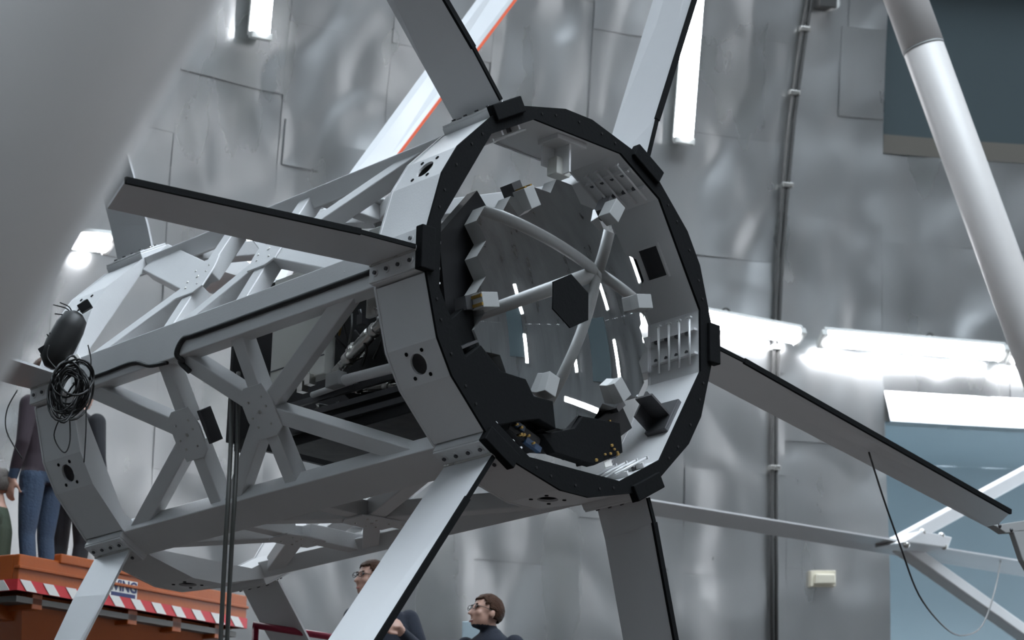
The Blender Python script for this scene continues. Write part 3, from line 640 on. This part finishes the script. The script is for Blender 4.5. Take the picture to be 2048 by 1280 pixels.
# ------------------------------------------------------------------ cables
def cable(name, pts, r, m, label, group=None, k=6):
    mb = MB(); mb.tube(smooth_path(pts, k), r, 7); return solo(name, mb, m, label, 'cable', group)
cable('thin_wire', [r0(1738, 905, -.16), dep(1768, 1000, 14.2), dep(1800, 1090, 14.4), dep(1838, 1190, 14.8), dep(1890, 1255, 15.4), dep(1928, 1271, 16), dep(1965, 1250, 17), dep(1990, 1180, 18), rp(2002, 1118)], .006, 'cable', 'thin black wire hanging in a loop in front of the blue-grey doorway')
rl = pol(1, 180); tg = pol(1, 270)
cable('longeron_cable', [c2w(rl * .962 + tg * .02 + Vector((0, 0, z))) for z in (-.36, -.7, -1.2, -1.7, -1.82)] + [c2w(rl * .962 + tg * .085 + Vector((0, 0, -1.87))), c2w(rl * .93 + tg * .118 + Vector((0, 0, -1.86))), c2w(fpt(3, -.36, -1.88, .865)), c2w(fpt(3, -.30, -1.84, .862))], .016, 'cable', 'thick black cable clipped along the upper left longeron of the cage')
cable('longeron_cable', [c2w(rl * .962 + tg * .05 + Vector((0, 0, z))) for z in (-2.80, -2.5, -2.25)] + [c2w(rl * .962 + tg * .10 + Vector((0, 0, -2.1))), c2w(fpt(3, -.38, -1.98, .865))], .012, 'cable', 'short black cable on the longeron between the coil and the rear brace')
for i, (du, y) in enumerate(((0, 12.55), (13, 12.58))):
    yt = c2w(fpt(3, -.12, -1.66, .84)).y + .12; P = [dep(u + du, v, yt + (y - .25 - yt) * f) for u, v, f in ((464, 745, 0), (463, 830, .3), (461, 900, .6), (456, 1000, 1), (449, 1120, 1), (441, 1290, 1), (436, 1420, 1))]
    cable('hanging_cable', P, .0125, 'gcable', 'grey cable hanging straight down from the lattice, one of a pair', 'pair of hanging cables')
cm = c2w(rl * .985 + tg * .10 + Vector((0, 0, -2.86))); vx = Vector((.62, .5, -.1)).normalized()
t = Thing('cable_coil', 'tangled coil of thin black cables hanging on the rear ring corner', 'cable coil', dep(135, 840, 12.75)); yC = 12.75
for i in range(22):
    r = random.Random(i); cu, cv = 138 + r.uniform(-12, 16), 772 + r.uniform(-18, 22); a, b = r.uniform(16, 40), r.uniform(32, 62); tl = r.uniform(.1, .55); yy = yC + r.uniform(-.06, .06)
    P = []
    for k in range(22):
        th = 2 * math.pi * k / 22; x = a * math.cos(th); y = b * math.sin(th); P.append(dep(cu + x * math.cos(tl) - y * math.sin(tl), cv + x * math.sin(tl) + y * math.cos(tl), yy + .05 * math.sin(th * 2 + i)))
    mb = MB(); mb.tube(P, r.uniform(.004, .007), 6, closed=True); t.part('loop', mb, 'cable')
for (P) in ([(128, 820), (108, 870), (128, 905), (140, 880), (138, 815)], [(172, 800), (172, 860), (168, 925)], [(120, 745), (95, 715), (98, 690)], [(176, 690), (182, 720), (180, 760)], [(35, 780), (14, 820), (14, 865), (45, 918)]):
    mb = MB(); mb.tube(smooth_path([dep(u, v, yC) for u, v in P]), .004, 6); t.part('loose_wire', mb, 'cable')
t = Thing('cable_bundle', 'thick black wrapped cable bundle with loose wire ends lying on the rear ring', 'cable coil', dep(108, 725, 12.95))
mb = MB(); P = [dep(u, v, 12.95) for u, v in ((98, 735), (104, 722), (120, 692), (140, 655), (152, 634), (157, 626))]; mb.tube(P, [.03, .075, .088, .085, .07, .03], 14); t.part('wrapping', mb, 'cable')
for i in range(9):
    r = random.Random(50 + i); u0, v0 = (148, 640) if i % 2 else (104, 715); mb = MB(); du = r.uniform(-45, 25); dv = r.uniform(-60, -10)
    mb.tube(smooth_path([dep(u0, v0, 12.95), dep(u0 + du * .3, v0 + dv * .7, 12.93), dep(u0 + du, v0 + dv, 12.9)]), .004, 6); t.part('wire_end', mb, 'cable')
for (u, v, m) in ((115, 715, 'white'), (92, 700, 'blackm'), (170, 613, 'blackm'), (150, 722, 'white')):
    mb = MB(); c = dep(u, v, 12.93); mb.box(c, (.03, 0, .02), (0, .02, 0), (-.015, 0, .022)); t.part('plug', mb, m, .004)

# ------------------------------------------------------------------ orange lifting platform
zt, zb = dep(34, 1098, 15.5).z, dep(34, 1180, 15.5).z
cA = dep(34, 1180, 15.5); cR = ray(492, 1257); cR = CAM + cR * ((zb - CAM.z) / cR.z)          # near corner, far right corner of the lower rim
ex = Vector((cR.x - cA.x, cR.y - cA.y, 0)); lx = ex.length; ex.normalize(); ey = Vector((-ex.y, ex.x, 0)); uz = Vector((0, 0, 1))
if ey.x > 0: ey = -ey
plat = Thing('lifting_platform', 'orange lifting platform with a red and white striped rim under the men', 'platform', Vector((cA.x, cA.y, 0)) + ex * lx / 2 + ey * .65)
zf = zt - .30                                    # standing level
wdt = 1.35
def pp(x, y, z): return Vector((cA.x, cA.y, 0)) + ex * x + ey * y + uz * z
def slab(x0, x1, y0, y1, z0, z1):
    mb = MB(); mb.prism([pp(x0, y0, z0), pp(x1, y0, z0), pp(x1, y1, z0), pp(x0, y1, z0)], uz * (z1 - z0)); return mb
hs = .075                                        # striped band
plat.part('rim_front', slab(0, lx, 0, .05, zb, zt - .03), 'orange', .008); plat.part('rim_left', slab(0, .05, .05, wdt, zb, zt - .03), 'orange', .008)
plat.part('rim_right', slab(lx - .05, lx, .05, wdt, zb, zt - .08), 'orange', .008); plat.part('rim_back', slab(.05, lx - .05, wdt - .05, wdt, zb, zt - .08), 'orange', .008)
plat.part('deck', slab(.05, lx - .05, .05, wdt - .05, zf - .04, zf), 'deck')
plat.part('upper_lip', slab(.38, 1.35, -.015, .05, zt - .045, zt + .02), 'orange', .008)
plat.part('ledge', slab(-.01, lx, -.02, .03, zb + .145, zb + .165), 'orange', .004)
band = slab(-.004, lx + .004, -.006, .04, zb, zb + hs); bo = plat.part('striped_band', band, 'red')
bl = plat.part('striped_band', slab(-.006, .04, -.004, wdt, zb, zb + hs), 'red')
ns = 11; st = lx / ns
for i in range(ns):
    x0 = i * st + .03; mb = MB(); mb.prism([pp(x0 + .05, -.0105, zb + .002), pp(x0 + .05 + st * .46, -.0105, zb + .002), pp(x0 + st * .46 - .02, -.0105, zb + hs - .002), pp(x0 - .02, -.0105, zb + hs - .002)], ey * .004); plat.part('white_stripe', mb, 'white', parent=bo)
for i in range(5):
    y0 = i * .235 + .06; mb = MB(); mb.prism([pp(-.0105, y0, zb + .002), pp(-.0105, y0 + .11, zb + .002), pp(-.0105, y0 + .17, zb + hs - .002), pp(-.0105, y0 + .06, zb + hs - .002)], ex * .004); plat.part('white_stripe', mb, 'white', parent=bl)
for i in range(5):
    x0 = .25 + i * (lx - .5) / 4; plat.part('cross_beam', slab(x0 - .05, x0 + .05, .05, wdt - .05, zb - .10, zb + .10), 'orange', .006)
plat.part('side_beam', slab(.1, lx - .25, .28, .40, zb - .16, zb + .02), 'orange', .006); plat.part('side_beam', slab(.1, lx - .25, 1.0, 1.12, zb - .16, zb + .02), 'orange', .006)
plat.part('floor_pan', slab(.05, lx - .05, .05, wdt - .05, zb + .03, zb + .05), 'orange')
mb = MB()                                        # sloping belly plate and the mast that carries it
mb.add([pp(.15, .1, zb), pp(lx - .15, .1, zb), pp(lx - .15, wdt - .1, zb), pp(.15, wdt - .1, zb), pp(.5, .4, zb - .42), pp(lx - .7, .4, zb - .42), pp(lx - .7, wdt - .3, zb - .42), pp(.5, wdt - .3, zb - .42)], [[0, 1, 5, 4], [1, 2, 6, 5], [2, 3, 7, 6], [3, 0, 4, 7], [4, 5, 6, 7]]); plat.part('belly', mb, 'orange')
mb = MB(); mb.prism([pp(.6, .45, 0), pp(lx - .8, .45, 0), pp(lx - .8, wdt - .4, 0), pp(.6, wdt - .4, 0)], uz * (zb - .40)); plat.part('mast', mb, 'deck', .01)
# name plate, flat print on the rim
fc = bpy.data.curves.new('lettering', 'FONT'); fc.body = 'IVING'; fc.size = .105; fc.extrude = .001; fc.offset = .0025; fo = bpy.data.objects.new('tmp', fc); COL.objects.link(fo)
bpy.context.view_layer.update(); lm = bpy.data.meshes.new_from_object(fo.evaluated_get(bpy.context.evaluated_depsgraph_get())); bpy.data.objects.remove(fo); lm.materials.clear(); lm.materials.append(MAT['navy'])
q = ray(222, 1172); k_ = CAM + q * ((cA - CAM).dot(ey) / q.dot(ey)); lxp = (k_ - cA).dot(ex); lzp = k_.z
npl = plat.part('name_plate', slab(lxp - .02, lxp + .27, -.004, .01, lzp - .075, lzp + .058), 'white')
plat.part('blue_line', slab(lxp + .0, lxp + .25, -.007, .0, lzp - .062, lzp - .035), 'navy', parent=npl)
lo = obj('lettering', lm, npl); lo.matrix_local = Matrix.Translation(pp(lxp - .01, -.0065, lzp - .022) - plat.base) @ Matrix(((ex.x, 0, -ey.x, 0), (ex.y, 0, -ey.y, 0), (0, 1, 0, 0), (0, 0, 0, 1)))

# ------------------------------------------------------------------ people
def chain(mb, pts, n=14):                        # swept ellipses: (point, rx, ry), x across / y along depth
    rings = []
    P = [Vector(p[0]) for p in pts]
    for i, (p, rx, ry) in enumerate(pts):
        t = (P[min(i + 1, len(P) - 1)] - P[max(i - 1, 0)]).normalized()
        ref = Vector((1, 0, 0)) if abs(t.x) < .8 else Vector((0, 0, 1))
        a = (ref - t * ref.dot(t)).normalized(); b = t.cross(a); rings.append([Vector(p) + a * rx * math.cos(2 * math.pi * j / n) + b * ry * math.sin(2 * math.pi * j / n) for j in range(n)])
    v = [q for g in rings for q in g]; F = []
    for i in range(len(rings) - 1):
        for j in range(n): F.append([i * n + j, i * n + (j + 1) % n, (i + 1) * n + (j + 1) % n, (i + 1) * n + j])
    F += [list(range(n))[::-1], list(range((len(rings) - 1) * n, len(rings) * n))]
    mb.add(v, F, True)
def limb(mb, pts, n=12):                         # round limb with domed ends, pts: (point, radius)
    chain(mb, [(p, r, r) for p, r in pts], n)
    for p, r in pts: mb.ell(p, (r, 0, 0), (0, r, 0), (0, 0, r), 12, 8)
def fuse(mb, name, vox, smooth=4):
    me = mb.mesh(name, 'skin', weld=False); o = bpy.data.objects.new('tmp', me); COL.objects.link(o)
    r = o.modifiers.new('r', 'REMESH'); r.mode = 'VOXEL'; r.voxel_size = vox; r.use_smooth_shade = True
    k = o.modifiers.new('s', 'SMOOTH'); k.iterations = smooth; k.factor = .5
    bpy.context.view_layer.update(); out = bpy.data.meshes.new_from_object(o.evaluated_get(bpy.context.evaluated_depsgraph_get())); bpy.data.objects.remove(o); out.name = name; return out
def head_shapes(mb, R):                          # R maps head space (x right, y forward, z up, origin between the ears) to body space
    def E(c, x, y, z): mb.ell(R @ Vector(c), R.to_3x3() @ Vector((x, 0, 0)), R.to_3x3() @ Vector((0, y, 0)), R.to_3x3() @ Vector((0, 0, z)), 18, 12)
    E((0, -.012, .035), .075, .098, .088); E((0, .020, -.035), .060, .072, .075); E((0, .052, -.088), .030, .030, .022); E((0, .074, .030), .052, .018, .012)
    E((.034, .060, -.020), .026, .026, .024); E((-.034, .060, -.020), .026, .026, .024)
    for i in range(5): t = i / 4; E((0, .086 + .026 * t, .016 - .046 * t), .008 + .006 * t, .012, .012)
    E((0, .078, -.062), .024, .014, .009); E((0, .076, -.078), .021, .012, .008)
    for s in (-1, 1): E((s * .077, -.012, -.008), .010, .020, .032)
def hand(mb, wrist, d, nrm, thumb_side, curl=.6, sc=1.0):   # palm and five fingers; d: along the hand, nrm: out of the back of the hand
    d = d.normalized(); nrm = (nrm - d * nrm.dot(d)).normalized(); sd = d.cross(nrm) * thumb_side
    c = wrist + d * .045 * sc; mb.ell(c, d * .052 * sc, sd * .042 * sc, nrm * .017 * sc, 14, 9)
    for i, (off, ln) in enumerate(((.030, .070), (.010, .080), (-.010, .074), (-.029, .058))):
        p = wrist + d * .085 * sc + sd * off * sc; a = 0.0; pts = [(p, .0095 * sc)]
        for j, f in enumerate((.45, .32, .25)):
            a += curl * (.7 + .3 * j); p = p + (d * math.cos(a) - nrm * math.sin(a)) * ln * f * sc; pts.append((p, (.0092 - .0012 * j) * sc))
        limb(mb, pts, 8)
    p = wrist + d * .025 * sc + sd * .034 * sc; limb(mb, [(p, .013 * sc), (p + (d * .6 + sd * .6 - nrm * .2) * .035 * sc, .0115 * sc), (p + (d * 1.0 + sd * .55 - nrm * .5) * .058 * sc, .010 * sc)], 8)
def person(label, foot, rotz, hgt, clothes, hairm, head_rot=(0, 0, 0), glasses=False, smile=False, arms='down', vox=.009, extra=None, hx=0.0, hz=0.0, sit=False):
    k = hgt / 1.76; root = bpy.data.objects.new('person', None); COL.objects.link(root); root.location = foot; root.rotation_euler = (0, 0, rotz); tag(root, label, 'person'); root.empty_display_size = .1
    mb = MB(); V = lambda x, y, z: Vector((x, y, z)) * k
    chain(mb, [(V(0, 0, .86), .13 * k, .105 * k), (V(0, 0, .93), .175 * k, .12 * k), (V(0, .005, 1.05), .160 * k, .115 * k), (V(0, .01, 1.20), .175 * k, .120 * k), (V(0, .005, 1.33), .195 * k, .118 * k), (V(0, 0, 1.42), .165 * k, .095 * k), (V(0, -.005, 1.475), .085 * k, .070 * k), (V(0, 0, 1.50), .06 * k, .058 * k)], 20)
    limb(mb, [(V(hx * .3, -.005, 1.46), .060 * k), (V(hx, .012, 1.56), .054 * k)])
    for s in (-1, 1):
        if sit:
            limb(mb, [(V(s * .095, 0, .92), .095 * k), (V(s * .11, .22, 1.02), .08 * k), (V(s * .12, .40, 1.08), .06 * k), (V(s * .12, .52, .95), .056 * k), (V(s * .12, .58, .87), .042 * k)])
            mb.ell(V(s * .12, .65, .845), V(.045, 0, 0), V(0, .12, 0), V(0, 0, .042))
        else:
            limb(mb, [(V(s * .095, 0, .90), .095 * k), (V(s * .10, .005, .68), .078 * k), (V(s * .10, .012, .50), .060 * k), (V(s * .10, -.012, .34), .057 * k), (V(s * .10, -.005, .10), .042 * k)])
            mb.ell(V(s * .105, .06, .042), V(.045, 0, 0), V(0, .135, 0), V(0, 0, .044)); mb.ell(V(s * .105, -.02, .07), V(.042, 0, 0), V(0, .06, 0), V(0, 0, .06))
        sh = V(s * .185, 0, 1.395)
        if arms == 'down': el = V(s * .245, -.02, 1.12); wr = V(s * .235, .06, .87); hd = Vector((0, .15, -1)); nm = Vector((s, 0, 0))
        elif arms == 'clasp': el = V(s * .265, .10, 1.165); wr = V(s * .055, .300, 1.300); hd = Vector((-s * .80, .25, .30)); nm = Vector((s * .2, .75, .45))
        else: el = V(s * .25, .12, 1.15); wr = V(s * .17, .34, 1.10); hd = Vector((-s * .2, 1, 0)); nm = Vector((0, 0, 1))
        limb(mb, [(sh, .068 * k), (sh.lerp(el, .5), .058 * k), (el, .049 * k), (el.lerp(wr, .4), .046 * k), (wr, .033 * k)])
        hand(mb, wr, hd, nm, 1 if arms != 'down' else s, .62 if arms == 'clasp' else .35, k)
    hp = V(hx, .035, 1.635 + hz); R = Matrix.Translation(hp) @ Matrix.Rotation(head_rot[2], 4, 'Z') @ Matrix.Rotation(head_rot[0], 4, 'X') @ Matrix.Rotation(head_rot[1], 4, 'Y') @ Matrix.Scale(k * 1.03, 4)
    head_shapes(mb, R); me = fuse(mb, 'body', vox); me.materials.clear()
    top, leg, shoe = clothes
    for m in ('skin', top, leg, 'shoe'): me.materials.append(MAT[m])
    Ri = R.inverted()
    wrs = []
    for s in (-1, 1): wrs.append((V(s * .235, .06, .87), V(s * .24, .02, 1.0)) if arms == 'down' else ((V(s * .055, .300, 1.300), V(s * .265, .10, 1.165)) if arms == 'clasp' else (V(s * .17, .34, 1.10), V(s * .25, .12, 1.15))))
    collar = 1.515 * k if top == 'knit' else 1.475 * k
    for p in me.polygons:
        c = p.center; i = 1; h = Ri @ c
        if c.z > collar and not (c.z < collar + .01): i = 0
        elif (c.y > .53 * k and c.z < .89 * k) if sit else c.z < .085 * k: i = 3
        elif c.z < .93 * k or (sit and c.y > .14 * k and c.z < 1.16 * k and abs(c.x) < .2 * k): i = 2
        for wq, eq in wrs:
            ax = (wq - eq).normalized()
            if (c - wq).dot(ax) > -.005 and (c - wq).length < (.24 if arms == 'down' else .16) * k and c.z < 1.42 * k and (arms != 'down' or abs(c.x) > .19 * k) and (arms != 'clasp' or (c - V(0, .33, 1.32)).length < .105 * k): i = 0
        p.material_index = i; p.use_smooth = True
    obj('body', me, root)
    def hp_(name, mbx, m, par=None):
        me = mbx.mesh(name, m); me.transform(R); return obj(name, me, root)
    hm = MB(); nu, nv = 40, 26; pts = {}; P = []; F = []
    for i in range(nv + 1):                      # hair cap: a shell over the skull, open at the face
        a = math.pi * i / nv * .72
        for j in range(nu):
            b = 2 * math.pi * j / nu; x, y, z = math.sin(a) * math.cos(b), math.sin(a) * math.sin(b), math.cos(a)
            r_ = 1 + .045 * noise.noise(Vector((x * 5, y * 5, z * 9)) + Vector((hgt * 9, 0, 0))); P.append((x * .0835 * r_, -.016 + y * .108 * r_, .034 + z * .101 * r_))
    for i in range(nv):
        for j in range(nu):
            q = [i * nu + j, (i + 1) * nu + j, (i + 1) * nu + (j + 1) % nu, i * nu + (j + 1) % nu]; c = sum((Vector(P[t]) for t in q), Vector()) / 4
            line = .078 if c.y > .05 else (.05 if c.y > .015 else (.022 if c.y > -.035 else -.045))
            if c.z > line + .012 * noise.noise(c * 60): F.append(q)
    hm.add(P, F, True); ho = hp_('hair', hm, hairm); sm = ho.modifiers.new('t', 'SOLIDIFY'); sm.thickness = .006 * k; sm.offset = 0
    for s in (-1, 1):
        m = MB(); m.ell((s * .031, .0835, .018), (.012, 0, 0), (0, .006, 0), (0, 0, .0055), 10, 6); hp_('eye', m, 'eye')
        m = MB(); m.ell((s * .032, .088, .036), (.018, 0, 0), (0, .006, 0), (0, 0, .0035), 10, 6); hp_('eyebrow', m, hairm)
    m = MB(); m.ell((0, .0885, -.069), (.026 if smile else .020, 0, 0), (0, .006, 0), (0, 0, .0045), 12, 6); hp_('mouth', m, 'tooth' if smile else 'lip')
    if smile:
        m = MB(); m.ell((0, .0885, -.0765), (.024, 0, 0), (0, .006, 0), (0, 0, .004), 12, 6); hp_('lower_lip', m, 'lip')
    if glasses:
        m = MB()
        for s in (-1, 1):
            m.tube([Vector((s * .034 + .023 * math.cos(t * math.pi / 8), .103, .014 + .016 * math.sin(t * math.pi / 8))) for t in range(16)], .0022, 6, closed=True); m.tube([(s * .057, .101, .018), (s * .076, .06, .018), (s * .08, -.01, .012)], .002, 6)
        m.tube([(-.011, .104, .016), (.011, .104, .016)], .002, 6); hp_('glasses', m, 'gcable')
    if extra == 'lanyard':
        m = MB(); m.tube([V(.06, .075, 1.47), V(.05, .135, 1.33), V(.035, .142, 1.18)], .007, 6); o = obj('lanyard', m.mesh('lanyard', 'yellow'), root)
        m = MB(); m.box(V(.03, .150, 1.14), (.03, 0, 0), (0, .004, 0), (0, 0, .04)); obj('badge', m.mesh('badge', 'yellow'), root)
    return root
def stand(px, y, head_z_local, hgt):              # foot point so that the head centre falls on the pixel
    c = dep(*px, y); return Vector((c.x, c.y, c.z - head_z_local * hgt / 1.76))
f1 = stand((741, 1160), 15.6, 1.645, 1.80); f2 = stand((972, 1226), 15.0, 1.610, 1.72)
person('man in a navy sweater with glasses and clasped hands, standing behind the bright vane', f1 + Vector((.08, 0, 0)), math.radians(194), 1.80, ('knit', 'blackc', 'shoe'), 'hairb', (math.radians(8), 0, math.radians(-66)), True, False, 'clasp', extra='lanyard', hx=.085)
person('smiling man with brown hair, glasses and a dark turtleneck by the sheet wall', f2 + Vector((.03, 0, 0)), math.radians(150), 1.72, ('knit', 'blackc', 'shoe'), 'hairb', (math.radians(14), math.radians(4), math.radians(-32)), True, True, 'down', hx=.02, hz=-.035)
pf = zf + .002
p4 = dep(80, 1000, 16.35); p3 = dep(2, 1000, 16.2); p5 = dep(145, 1000, 16.7)
person('man in blue jeans and a dark shirt standing on the orange platform', Vector((p4.x, p4.y, pf)), math.radians(62), 1.80, ('plum', 'jeans', 'shoe'), 'hairb', (0, 0, 0), False, False, 'down', vox=.010)
person('grey-haired man in a dark green jacket sitting low on the orange platform', Vector((p3.x - .02, p3.y, zf - .80)), math.radians(95), 1.76, ('green', 'blackc', 'shoe'), 'hairg', (0, 0, 0), True, False, 'front', vox=.010, sit=True)
person('man in black trousers standing on the orange platform behind the rear ring', Vector((p5.x, p5.y, pf)), math.radians(-30), 1.75, ('blackc', 'blackc', 'shoe'), 'hairb', (0, 0, 0), False, False, 'down', vox=.010)

# gallery the two men stand on, with its red rail
zg = min(f1.z, f2.z); g0 = Vector((-2.6, 14.2, 0)); gal = Thing('gallery', 'dark steel gallery deck carrying the two men in navy', 'platform', (0, 15.4, 0))
mb = MB(); mb.box((.2, 15.6, zg - .06), (2.4, 0, 0), (0, 1.2, 0), (0, 0, .058)); gal.part('deck', mb, 'deck')
mb = MB(); mb.box((f1.x, f1.y, (f1.z + zg) / 2 - .002), (.4, 0, 0), (0, .4, 0), (0, 0, max(.01, (f1.z - zg) / 2))); gal.part('step', mb, 'deck')
for x in (-2.1, .2, 2.5):
    for y in (14.5, 16.7):
        mb = MB(); mb.bar((x, y, 0), (x, y, zg - .1), .12, .12, (1, 0, 0)); gal.part('post', mb, 'deck')
ra = dep(560, 1258, 14.6); rb = dep(668, 1275, 14.6); d = (rb - ra); rail = Thing('hand_rail', 'dark red tubular hand rail beside the man with clasped hands', 'rail', Vector((ra.x, ra.y, zg)))
mb = MB(); mb.tube([ra - d * .5, rb + d * .9], .022, 12); rail.part('rail', mb, 'maroon')
for q in (ra - d * .45, rb + d * .85):
    mb = MB(); mb.tube([Vector((q.x, q.y, zg)), q], .02, 10); rail.part('post', mb, 'maroon')
c = dep(945, 1285, 15.5); mb = MB(); mb.box(c, (.07, 0, 0), (0, .08, 0), (0, 0, .13)); t = Thing('wall_cabinet', 'small blue-grey box behind the smiling man', 'box', c - Vector((0, 0, .13))); t.part('case', mb, 'doorb', .006)
mb = MB(); mb.tube([c - Vector((0, 0, .13)), Vector((c.x, c.y, zg))], .025, 10); t.part('stand', mb, 'deck')
